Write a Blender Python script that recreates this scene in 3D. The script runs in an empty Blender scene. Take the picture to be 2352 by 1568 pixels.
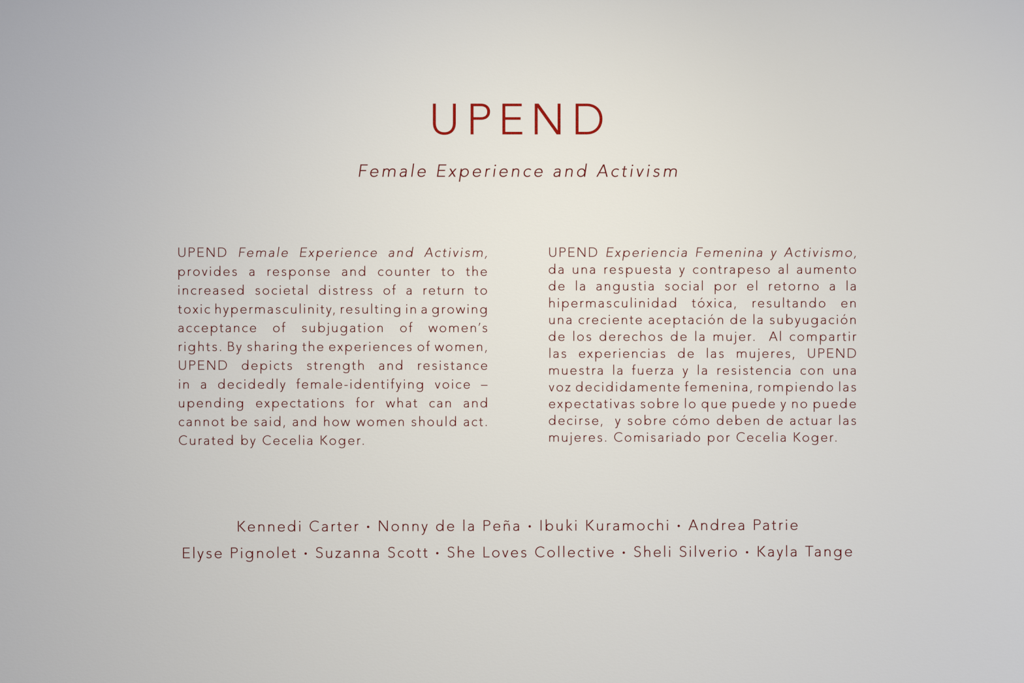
import bpy, math
from mathutils import Vector
from mathutils.geometry import delaunay_2d_cdt

# ------------------------------------------------------------------ camera, world, lights, exposure
PX = 0.001                     # one photograph pixel is a millimetre on the wall
MID_Z = 1.55                   # height of the picture's centre above the floor
LENS = 26.0
DIST = LENS / 36.0 * 2352 * PX
scene = bpy.context.scene
COL = scene.collection


def wx(px):
    return (px - 1176.0) * PX


def wz(py):
    return MID_Z - (py - 784.0) * PX


cam_data = bpy.data.cameras.new('camera')
cam_data.lens = LENS
cam_data.sensor_width = 36.0
cam = bpy.data.objects.new('camera', cam_data)
cam.location = (0, -DIST, MID_Z)
cam.rotation_euler = (math.pi / 2, 0, 0)
COL.objects.link(cam)
scene.camera = cam

scene.view_settings.view_transform = 'Standard'
scene.view_settings.look = 'None'
scene.view_settings.gamma = 1.0
scene.view_settings.use_curve_mapping = False
scene.view_settings.exposure = 0.0

world = bpy.data.worlds.new('world')
scene.world = world
world.use_nodes = True
bg = world.node_tree.nodes['Background']
bg.inputs['Color'].default_value = (0.908, 0.918, 0.975, 1)
bg.inputs['Strength'].default_value = 0.368


def lamp(name, kind, loc, target, energy, color, **kw):
    d = bpy.data.lights.new(name, kind)
    d.energy = energy
    d.color = color
    for k, v in kw.items():
        setattr(d, k, v)
    o = bpy.data.objects.new(name, d)
    o.location = loc
    o.rotation_euler = (Vector(target) - Vector(loc)).to_track_quat('-Z', 'Y').to_euler()
    COL.objects.link(o)
    return o


#LIGHTS
# two warm track spots under the ceiling, soft cool daylight from the room behind the viewer
lamp('gallery_spot', 'SPOT', (0.202, -2.094, 2.604), (0.547, 0, 0.896), 91.64, (1.0, 0.892, 0.525),
     spot_size=math.radians(90.537), spot_blend=1.0, shadow_soft_size=0.05)
lamp('gallery_spot', 'SPOT', (0.282, -1.996, 3.35), (-0.571, 0, 1.229), 79.60, (1.0, 0.955, 0.81),
     spot_size=math.radians(61.473), spot_blend=1.0, shadow_soft_size=0.05)
lamp('window_daylight', 'AREA', (3.179, -3.334, 0.62), (-0.272, 0, 0.5), 63.48, (0.694, 0.763, 1.0),
     shape='RECTANGLE', size=3.2, size_y=1.1)
#ENDLIGHTS


# ------------------------------------------------------------------ materials
def principled(name, color, rough, spec=0.5):
    m = bpy.data.materials.new(name)
    m.use_nodes = True
    b = m.node_tree.nodes['Principled BSDF']
    b.inputs['Base Color'].default_value = (*color, 1)
    b.inputs['Roughness'].default_value = rough
    b.inputs['Specular IOR Level'].default_value = spec
    return m, m.node_tree, b


def wall_paint():
    m, nt, b = principled('white_wall_paint', (0.80, 0.80, 0.80), 0.75, 0.2)
    tc = nt.nodes.new('ShaderNodeTexCoord')
    mp = nt.nodes.new('ShaderNodeMapping')
    mp.inputs['Scale'].default_value = (0.6, 1.0, 1.0)       # roller stipple, a little longer sideways
    nt.links.new(tc.outputs['Object'], mp.inputs['Vector'])
    n1 = nt.nodes.new('ShaderNodeTexNoise')
    n1.inputs['Scale'].default_value = 190.0
    n1.inputs['Detail'].default_value = 3.0
    n1.inputs['Roughness'].default_value = 0.55
    nt.links.new(mp.outputs['Vector'], n1.inputs['Vector'])
    bump = nt.nodes.new('ShaderNodeBump')
    bump.inputs['Strength'].default_value = 0.10
    bump.inputs['Distance'].default_value = 0.004
    nt.links.new(n1.outputs['Fac'], bump.inputs['Height'])
    nt.links.new(bump.outputs['Normal'], b.inputs['Normal'])
    return m


def vinyl(name, color, mottle):
    m, nt, b = principled(name, color, 0.6, 0.04)
    tc = nt.nodes.new('ShaderNodeTexCoord')
    n = nt.nodes.new('ShaderNodeTexNoise')
    n.inputs['Scale'].default_value = 420.0
    n.inputs['Detail'].default_value = 2.0
    nt.links.new(tc.outputs['Object'], n.inputs['Vector'])
    ramp = nt.nodes.new('ShaderNodeValToRGB')
    ramp.color_ramp.elements[0].position = 0.35
    ramp.color_ramp.elements[0].color = (*[c * (1 - mottle) for c in color], 1)
    ramp.color_ramp.elements[1].position = 0.65
    ramp.color_ramp.elements[1].color = (*[c * (1 + mottle) for c in color], 1)
    nt.links.new(n.outputs['Fac'], ramp.inputs['Fac'])
    nt.links.new(ramp.outputs['Color'], b.inputs['Base Color'])
    return m


WALL = wall_paint()
CEIL = principled('white_ceiling_paint', (0.8, 0.8, 0.8), 0.8, 0.2)[0]
FLOOR = principled('grey_concrete', (0.35, 0.34, 0.33), 0.6, 0.3)[0]
RED = vinyl('red_vinyl', (0.29, 0.0055, 0.002), 0.45)
MAROON = vinyl('maroon_vinyl', (0.14, 0.0025, 0.0035), 0.1)


# ------------------------------------------------------------------ the room
def box(name, lo, hi, mat):
    x0, y0, z0 = lo
    x1, y1, z1 = hi
    v = [(x0, y0, z0), (x1, y0, z0), (x1, y1, z0), (x0, y1, z0), (x0, y0, z1), (x1, y0, z1), (x1, y1, z1), (x0, y1, z1)]
    f = [(0, 3, 2, 1), (4, 5, 6, 7), (0, 1, 5, 4), (1, 2, 6, 5), (2, 3, 7, 6), (3, 0, 4, 7)]
    me = bpy.data.meshes.new(name)
    me.from_pydata(v, [], f)
    me.materials.append(mat)
    o = bpy.data.objects.new(name, me)
    o['kind'] = 'structure'
    COL.objects.link(o)
    return o


box('wall_back', (-3.2, 0.0, 0.0), (5.2, 0.15, 3.4), WALL)
box('floor', (-3.2, -5.0, -0.1), (5.2, 0.15, 0.0), FLOOR)
box('ceiling', (-3.2, -1.0, 3.4), (5.2, 0.15, 3.5), CEIL)

# ------------------------------------------------------------------ the typeface: a light humanist-geometric sans drawn by its strokes
# units: capital height 708, x-height 468, ascender 756, baseline 0
CAP, XH, ASC, DSC = 708.0, 468.0, 756.0, -283.0
SV, SH = 68.0, 60.0            # thickness of upright and of level strokes
HV, HH = SV / 2, SH / 2
KAPPA = 0.5523


def bezier(p0, p1, p2, p3, n=12):
    out = []
    for i in range(1, n + 1):
        t = i / n
        u = 1 - t
        out.append((u**3 * p0[0] + 3 * u * u * t * p1[0] + 3 * u * t * t * p2[0] + t**3 * p3[0],
                    u**3 * p0[1] + 3 * u * u * t * p1[1] + 3 * u * t * t * p2[1] + t**3 * p3[1]))
    return out


def path(*cmds):
    """(x, y) starts or draws a line, (x1, y1, x2, y2, x, y) draws a curve"""
    pts = [cmds[0]]
    for c in cmds[1:]:
        if len(c) == 2:
            pts.append(c)
        else:
            pts += bezier(pts[-1], c[0:2], c[2:4], c[4:6])
    return pts


def arc(cx, cy, rx, ry, a0, a1, n=40):
    return [(cx + rx * math.cos(math.radians(a0 + (a1 - a0) * i / n)),
             cy + ry * math.sin(math.radians(a0 + (a1 - a0) * i / n))) for i in range(n + 1)]


def ribbon(pts, hv=HV, hh=HH):
    """outline of a stroke along pts, thicker where it runs upright; a list of quads"""
    L, R = [], []
    n = len(pts)
    for i, p in enumerate(pts):
        a = pts[max(i - 1, 0)]
        b = pts[min(i + 1, n - 1)]
        dx, dy = b[0] - a[0], b[1] - a[1]
        d = math.hypot(dx, dy) or 1.0
        nx, ny = -dy / d, dx / d
        h = math.sqrt((hv * nx)**2 + (hh * ny)**2)
        L.append((p[0] + nx * h, p[1] + ny * h))
        R.append((p[0] - nx * h, p[1] - ny * h))
    return [L + R[::-1]]


def ring(cx, cy, rx, ry, n=56):
    """closed oval stroke given its centre line: two half bands"""
    out = []
    for a0 in (0, 180):
        o = arc(cx, cy, rx + HV, ry + HH, a0, a0 + 180, n // 2)
        i = arc(cx, cy, rx - HV, ry - HH, a0, a0 + 180, n // 2)
        out.append(o + i[::-1])
    return out


def rect(x0, y0, x1, y1):
    return [[(x0, y0), (x1, y0), (x1, y1), (x0, y1)]]


def slant(xb, yb, xt, yt, w):
    """slanted stroke cut level at both ends; xb and xt are its left edges"""
    return [[(xb, yb), (xb + w, yb), (xt + w, yt), (xt, yt)]]


def disc(cx, cy, r):
    return [arc(cx, cy, r, r, 0, 360 * 23 / 24, 23)]


G = {}                         # char: (polygons, left bearing, ink width, right bearing)


def glyph(ch, polys, lsb, rsb, width=None):
    xs = [p[0] for q in polys for p in q]
    x0, x1 = min(xs), max(xs)
    if width is not None:
        x0, x1 = 0.0, width
    G[ch] = (polys, lsb, x0, x1, rsb)


def stem(x, y0, y1):
    return rect(x, y0, x + SV, y1)


# capitals
glyph('U', ribbon(path((HV, CAP), (HV, 262), (HV, 110, 120, 20, 264, 20), (408, 20, 494, 110, 494, 262), (494, CAP))), 78, 78)
glyph('P', stem(0, 0, CAP) + ribbon(path((30, CAP - HH), (238, CAP - HH), (345, CAP - HH, 415, 620, 415, 522),
      (415, 424, 345, 366, 238, 366), (30, 366))), 84, 38)
glyph('E', stem(0, 0, CAP) + rect(0, CAP - SH, 446, CAP) + rect(0, 336, 420, 336 + SH) + rect(0, 0, 459, SH), 84, 42)
glyph('F', stem(0, 0, CAP) + rect(0, CAP - SH, 420, CAP) + rect(0, 326, 378, 326 + SH), 84, 20)
glyph('N', stem(0, 0, CAP) + stem(526, 0, CAP) + slant(504, 0, 0, CAP, 90), 84, 84)
glyph('D', stem(0, 0, CAP) + ribbon(path((30, CAP - HH), (262, CAP - HH),
      (262 + 190, CAP - HH, 584, 545, 584, 354), (584, 163, 262 + 190, HH, 262, HH), (30, HH))), 84, 48)
glyph('C', ribbon(arc(364, 354, 330, 334, 45, 315, 48)), 48, 36)
glyph('S', ribbon(path((412, 606), (378, 662, 318, 688, 244, 688), (136, 688, 56, 636, 56, 540),
      (56, 440, 138, 410, 226, 382), (330, 350, 415, 312, 415, 192), (415, 84, 330, 20, 214, 20), (130, 20, 64, 55, 26, 112))), 52, 46)
glyph('K', stem(0, 0, CAP) + slant(56, 352, 400, CAP, 97) + slant(432, 0, 62, 398, 97), 84, 0)
glyph('L', stem(0, 0, CAP) + rect(0, 0, 400, SH), 84, 14)
glyph('T', rect(0, CAP - SH, 537, CAP) + stem(268.5 - HV, 0, CAP), 16, 16)
glyph('I', stem(0, 0, CAP), 84, 84)
glyph('A', slant(0, 0, 288, CAP, 76) + slant(573, 0, 285, CAP, 76) + rect(120, 206, 529, 206 + 57), 10, 10)
glyph('B', stem(0, 0, CAP) + ribbon(path((30, CAP - HH), (200, CAP - HH), (310, CAP - HH, 371, 626, 371, 536),
      (371, 440, 300, 380, 200, 380), (30, 380))) + ribbon(path((190, 380), (215, 380), (340, 380, 424, 310, 424, 204),
      (424, 100, 345, 30, 215, 30), (30, 30))), 84, 46)

# small letters
OX, OY = 213.0, 215.0          # half axes of the round letters' centre line
OC = 234.0


def small_n(x=0.0, w=400.0, top=XH):
    r = x + w - HV
    return stem(x, 0, top) + ribbon(path((x + HV, 250), (x + HV, 375, x + 105, OC + OY, x + HV + (w - SV) * 0.52, OC + OY),
           (r - 55, OC + OY, r, 392, r, 285), (r, 0)))


glyph('o', ring(247, OC, OX, OY), 48, 48)
glyph('n', small_n(), 80, 74)
glyph('h', small_n(top=ASC), 80, 74)
glyph('m', small_n(0, 376) + small_n(376 - SV, 409, 250), 80, 74)
glyph('u', [[(402 - p[0], XH - p[1]) for p in q] for q in small_n(0, 402)], 74, 80)
glyph('r', stem(0, 0, XH) + ribbon(path((HV, 240), (HV, 372, 90, OC + OY, 176, OC + OY), (200, OC + OY, 218, 447, 240, 440))), 80, 6)
glyph('d', ring(238, OC, 204, OY) + stem(493 - SV, 0, ASC), 48, 82)
glyph('b', ring(493 - 238, OC, 204, OY) + stem(0, 0, ASC), 82, 48)
glyph('p', ring(493 - 238, OC, 204, OY) + stem(0, DSC, XH), 82, 48)
glyph('q', ring(238, OC, 204, OY) + stem(493 - SV, DSC, XH), 48, 82)
glyph('g', ring(238, OC, 204, OY) + ribbon(path((493 - HV, XH), (493 - HV, -20), (493 - HV, -150, 385, -222, 250, -222),
      (165, -222, 100, -195, 46, -150))), 48, 82)
glyph('c', ribbon(arc(247, OC, OX, OY, 47, 313, 40)), 48, 22)
glyph('e', rect(30, 242 - 27, 463, 242 + 27) + ribbon(path((432, 220), (438, 362, 360, 449, 240, 449), (118, 449, HV, 360, HV, 234),
      (HV, 100, 125, 19, 245, 19), (325, 19, 388, 55, 432, 112))), 48, 42)
glyph('a', ribbon(path((38, 392), (88, 432, 135, 449, 192, 449), (292, 449, 350, 400, 350, 305), (350, 0))) +
      ribbon(path((350, 272), (250, 272), (115, 272, 34, 225, 34, 130), (34, 60, 92, 19, 165, 19), (270, 19, 350, 85, 350, 190))), 50, 76)
glyph('s', ribbon(path((312, 392), (282, 430, 242, 449, 188, 449), (112, 449, 54, 415, 54, 350), (54, 285, 118, 268, 178, 252),
      (250, 234, 318, 212, 318, 136), (318, 60, 255, 19, 172, 19), (108, 19, 58, 42, 22, 84))), 52, 50)
glyph('t', stem(84, 90, 612) + rect(0, XH - 57, 270, XH) + ribbon(path((84 + HV, 140), (84 + HV, 50, 150, 19, 208, 19), (236, 19, 260, 24, 282, 34))), 14, 16)
glyph('f', stem(84, 0, 620) + rect(0, XH - 57, 260, XH) + ribbon(path((84 + HV, 570), (84 + HV, 690, 150, 737, 214, 737), (240, 737, 256, 734, 276, 728))), 12, -6)
glyph('i', stem(0, 0, XH) + disc(HV, 650, 46), 80, 80, SV)
glyph('j', ribbon(path((HV, XH), (HV, -110), (HV, -190, -18, -224, -74, -224), (-98, -224, -112, -220, -128, -214))) + disc(HV, 650, 46), 76, 80)
G['j'] = (G['j'][0], 80, 0.0, SV, 80)
glyph('l', stem(0, 0, ASC), 80, 80)
glyph('k', stem(0, 0, ASC) + slant(52, 228, 268, XH, 92) + slant(302, 0, 62, 262, 92), 80, 0)
glyph('v', slant(172, 0, 0, XH, 72) + slant(172, 0, 344, XH, 72), 18, 18)
glyph('w', slant(146, 0, 0, XH, 72) + slant(146, 0, 313, XH, 72) + slant(480, 0, 313, XH, 72) + slant(480, 0, 626, XH, 72), 8, 8)
glyph('x', slant(0, 0, 338, XH, 84) + slant(348, 0, 10, XH, 84), 6, 6)
glyph('y', slant(172, 0, 0, XH, 72) + slant(132, -110, 344, XH, 72) +
      ribbon(path((186, -60), (166, -115), (142, -184, 116, -222, 64, -222), (46, -222, 34, -220, 18, -215))), 16, 16)
glyph('z', rect(18, XH - SH, 380, XH) + rect(0, 0, 388, SH) + slant(0, 34, 290, XH - 34, 84), 24, 24)
glyph('\u00f3', G['o'][0] + [[(188, 588), (240, 588), (358, 738), (272, 738)]], 48, 48)
glyph('\u00f1', G['n'][0] + ribbon(path((54, 598), (70, 640, 92, 660, 128, 660), (180, 660, 208, 610, 262, 610), (300, 610, 322, 630, 338, 674)), 28, 28), 80, 74)
glyph(',', [[(0, -150), (52, -150), (132, 72), (58, 72)]], 40, 80)
glyph('.', disc(46, 46, 46), 84, 84)
glyph('\u2019', [[(0, 480), (52, 480), (132, 702), (58, 702)]], 30, 10)
glyph('-', rect(0, 214, 250, 274), 40, 40)
glyph('\u2013', rect(0, 222, 500, 280), 0, 0)
glyph('\u2022', disc(80, 288, 80), 60, 60)
SPACE = 278.0
KERN = {'ra': -6, 'ry': 10, 'ow': -8, 'wo': -8, 'Ta': -70, 'Pa': -40, 'Ko': -16, 'Ke': -16, 'Ka': -8, 'Ku': -4, 'Lo': 0,
        'By': -8, 'Ac': -8, 'r.': -40, 'r,': -40, 'y,': -40, '\u2019s': 0}


def bounds(ch):
    _, lsb, x0, x1, rsb = G[ch]
    return lsb, x0, x1, rsb


ITALIC_TRACK = 11.0            # slanted words run a little wider


def set_text(text, track, space):
    """pen positions of a line in font units: [(char, x of the glyph's own zero)], ink left, ink right"""
    pen, out, left, right, prev, extra = 0.0, [], None, 0.0, '', 0.0
    for ch in text:
        if ch == '*':                  # opens a slanted word
            extra = ITALIC_TRACK
            continue
        if ch == ' ':
            pen += space + track
            prev, extra = '', 0.0
            out.append((' ', pen))
            continue
        lsb, x0, x1, rsb = bounds(ch)
        pen += KERN.get(prev + ch, 0)
        out.append((ch, pen + lsb - x0))
        if left is None:
            left = pen + lsb
        right = pen + lsb + (x1 - x0)
        pen += lsb + (x1 - x0) + rsb + track + extra
        prev = ch
    return out, left, right


def fit_line(text, width, track, justify):
    """lay a line out to an exact ink width: by its spaces when justified, else by its tracking"""
    if justify:
        o0, l0, r0 = set_text(text, track, 0.0)
        n = text.count(' ')
        return set_text(text, track, (width - (r0 - l0)) / n)
    for _ in range(30):
        o, l, r = set_text(text, track, SPACE)
        track += (width - (r - l)) / max(len(text) - 1, 1)
    return set_text(text, track, SPACE)


#FONTEND
SHEAR = 0.142
THICK = 0.00015                 # cut vinyl film standing proud of the wall
TEMPLATES = {}


def template(ch, italic):
    key = (ch, italic)
    if key not in TEMPLATES:
        vs, fs = [], []
        for poly in G[ch][0]:
            area = sum(poly[i][0] * poly[(i + 1) % len(poly)][1] - poly[(i + 1) % len(poly)][0] * poly[i][1] for i in range(len(poly)))
            if area < 0:
                poly = poly[::-1]
            fs.append(list(range(len(vs), len(vs) + len(poly))))
            vs += [Vector((x + (SHEAR * y if italic else 0), y)) for x, y in poly]
        v, _, f, _, _, src = delaunay_2d_cdt(vs, [], fs, 1, 0.01)
        tris = []
        for t, owners in zip(f, src):
            if not owners:                 # the open counter of a letter
                continue
            t = list(t)
            a, b, c = v[t[0]], v[t[1]], v[t[2]]
            if (b.x - a.x) * (c.y - a.y) - (b.y - a.y) * (c.x - a.x) < 0:
                t.reverse()
            tris.append(t)
        half = {(t[i], t[(i + 1) % 3]) for t in tris for i in range(3)}
        rim = [h for h in half if (h[1], h[0]) not in half]
        TEMPLATES[key] = ([(p.x, p.y) for p in v], tris, rim)
    return TEMPLATES[key]


def letters_mesh(name, items, size, italic, origin, mat, parent):
    """one mesh of cut letters; items = [(char, x)] in font units, size = metres per unit, origin = the line's start in the parent's frame"""
    V, F = [], []
    for ch, x in items:
        v, tris, rim = template(ch, italic)
        b0 = len(V)
        n = len(v)
        V += [((x + p[0]) * size, -THICK, p[1] * size) for p in v]
        V += [((x + p[0]) * size, -0.00002, p[1] * size) for p in v]
        F += [tuple(b0 + i for i in t) for t in tris]
        F += [tuple(b0 + n + i for i in reversed(t)) for t in tris]
        F += [(b0 + j, b0 + i, b0 + n + i, b0 + n + j) for i, j in rim]
    # put the mesh's own origin at the ink's left end
    x0 = min(p[0] for p in V)
    V = [(p[0] - x0, p[1], p[2]) for p in V]
    me = bpy.data.meshes.new(name)
    me.from_pydata(V, [], F)
    me.materials.append(mat)
    o = bpy.data.objects.new(name, me)
    o.location = (origin[0] + x0, 0, origin[1])
    o.parent = parent
    COL.objects.link(o)
    return o


def empty(name, loc, parent=None, rot=0.0):
    o = bpy.data.objects.new(name, None)
    o.empty_display_size = 0.05
    o.location = loc
    o.rotation_euler = (0, rot, 0)
    o.parent = parent
    COL.objects.link(o)
    return o


def thing(name, label, cat, px, py, rot=0.0, group=None):
    o = empty(name, (wx(px), 0, wz(py)), None, rot)
    o['label'] = label
    o['category'] = cat
    if group:
        o['group'] = group
    return o


def words_of(out):
    """split a laid-out line at its spaces"""
    w = [[]]
    for ch, x in out:
        if ch == ' ':
            if w[-1]:
                w.append([])
        else:
            w[-1].append((ch, x))
    return [q for q in w if q]


# ------------------------------------------------------------------ title: every letter measured on its own
U = 70.7 / CAP
t = thing('title_lettering', 'large red capital letters spelling UPEND at the top of the white wall', 'lettering', 1189, 308.6)
for ch, px in zip('UPEND', (994.3, 1080.9, 1153.9, 1228.2, 1322.1)):
    letters_mesh('letter', [(ch, -G[ch][2])], U * PX, False, ((px - 1189) * PX, 0), RED, t)

# ------------------------------------------------------------------ subtitle
U = 28.5 / CAP
t = thing('subtitle_lettering', 'red italic subtitle reading Female Experience and Activism under the large title', 'lettering', 823.9, 405.9)
out, l, r = fit_line('Female Experience and Activism', (1553.0 - 823.9) / U, 140, False)
for w in words_of(out):
    e = empty('word', ((w[0][1] - l) * U * PX, 0, 0), t)
    for ch, x in w:
        letters_mesh('letter', [(ch, x - w[0][1])], U * PX, True, (0, 0), MAROON, e)

# ------------------------------------------------------------------ the two paragraphs
ENGLISH = [
    ('UPEND *Female *Experience *and *Activism,', 409.7, 1118.0, 589.8, 1),
    ('provides a response and counter to the', 409.7, 1118.2, 633.3, 1),
    ('increased societal distress of a return to', 409.9, 1118.5, 676.4, 1),
    ('toxic hypermasculinity, resulting in a growing', 408.9, 1117.8, 719.8, 1),
    ('acceptance of subjugation of women\u2019s', 409.7, 1119.0, 762.5, 1),
    ('rights. By sharing the experiences of women,', 410.7, 1118.1, 805.9, 1),
    ('UPEND depicts strength and resistance', 411.0, 1119.0, 849.0, 1),
    ('in a decidedly female-identifying voice \u2013', 411.4, 1119.8, 892.2, 1),
    ('upending expectations for what can and', 411.0, 1118.5, 935.3, 1),
    ('cannot be said, and how women should act.', 410.7, 1118.1, 978.2, 1),
    ('Curated by Cecelia Koger.', 411.0, 835.7, 1021.2, 0),
]
SPANISH = [
    ('UPEND *Experiencia *Femenina *y *Activismo,', 1261.5, 1965.7, 589.6, 1),
    ('da una respuesta y contrapeso al aumento', 1260.5, 1966.0, 628.4, 1),
    ('de la angustia social por el retorno a la', 1260.5, 1965.3, 666.7, 1),
    ('hipermasculinidad t\u00f3xica, resultando en', 1261.6, 1965.3, 705.8, 1),
    ('una creciente aceptaci\u00f3n de la subyugaci\u00f3n', 1261.6, 1965.3, 744.0, 1),
    ('de los derechos de la mujer.  Al compartir', 1260.5, 1967.0, 782.6, 1),
    ('las experiencias de las mujeres, UPEND', 1262.0, 1966.0, 821.4, 1),
    ('muestra la fuerza y la resistencia con una', 1261.6, 1965.3, 860.1, 1),
    ('voz decididamente femenina, rompiendo las', 1260.6, 1966.0, 898.5, 1),
    ('expectativas sobre lo que puede y no puede', 1261.0, 1965.7, 936.8, 1),
    ('decirse,  y sobre c\u00f3mo deben de actuar las', 1260.7, 1966.0, 975.4, 1),
    ('mujeres. Comisariado por Cecelia Koger.', 1261.6, 1921.4, 1014.0, 0),
]
U_TEXT = 21.6 / CAP
TRACK_TEXT = 96.0


def paragraph(name, label, lines):
    x0, y0 = lines[0][1], lines[0][3]
    t = thing(name, label, 'paragraph', x0, y0, 0.0, 'paragraphs of wall text side by side')
    for text, xl, xr, yb, just in lines:
        slanted = [w.startswith('*') for w in text.split()]
        out, l, r = fit_line(text, (xr - xl) / U_TEXT, TRACK_TEXT, bool(just))
        e = empty('text_line', ((xl - x0) * PX, 0, -(yb - y0) * PX), t)
        for w, it in zip(words_of(out), slanted):
            o = letters_mesh('word', [(ch, x - l) for ch, x in w], U_TEXT * PX, it, (0, 0), MAROON, e)
            if it:
                o['label'] = 'word set in slanted italics'
    return t


paragraph('text_paragraph', 'maroon English paragraph of eleven lines, with the wider line spacing, starting UPEND Female Experience', ENGLISH)
paragraph('text_paragraph', 'maroon Spanish paragraph of twelve lines, more tightly spaced, starting UPEND Experiencia Femenina', SPANISH)

# ------------------------------------------------------------------ two rows of names parted by round dots
U_NAME = 24.5 / CAP


def name_row(text, xl, xr, yl, yr, label):
    t = thing('artist_name_row', label, 'lettering', xl, yl, math.atan2((yr - yl), (xr - xl)), 'rows of artist names')
    out, l, r = fit_line(text, (xr - xl) / U_NAME, 92, False)
    groups = [[]]
    for w in words_of(out):
        if w[0][0] == '\u2022':
            groups += [w, []]
        else:
            groups[-1].append(w)
    for g in groups:
        if g and isinstance(g[0], tuple):
            letters_mesh('separator_dot', [(g[0][0], g[0][1] - l)], U_NAME * PX, False, (0, 0), MAROON, t)
            continue
        b = g[0][0][1] - l
        e = empty('artist_name', (b * U_NAME * PX, 0, 0), t)
        for w in g:
            letters_mesh('word', [(ch, x - l - b) for ch, x in w], U_NAME * PX, False, (0, 0), MAROON, e)


name_row('Kennedi Carter \u2022 Nonny de la Pe\u00f1a \u2022 Ibuki Kuramochi \u2022 Andrea Patrie', 546.3, 1831.9, 1220.4, 1216.5,
         'upper row of four maroon names parted by three round dots, below the paragraphs')
name_row('Elyse Pignolet \u2022 Suzanna Scott \u2022 She Loves Collective \u2022 Sheli Silverio \u2022 Kayla Tange', 420.4, 1956.9, 1281.6, 1277.2,
         'lowest row of five maroon names parted by four round dots, widest line here')
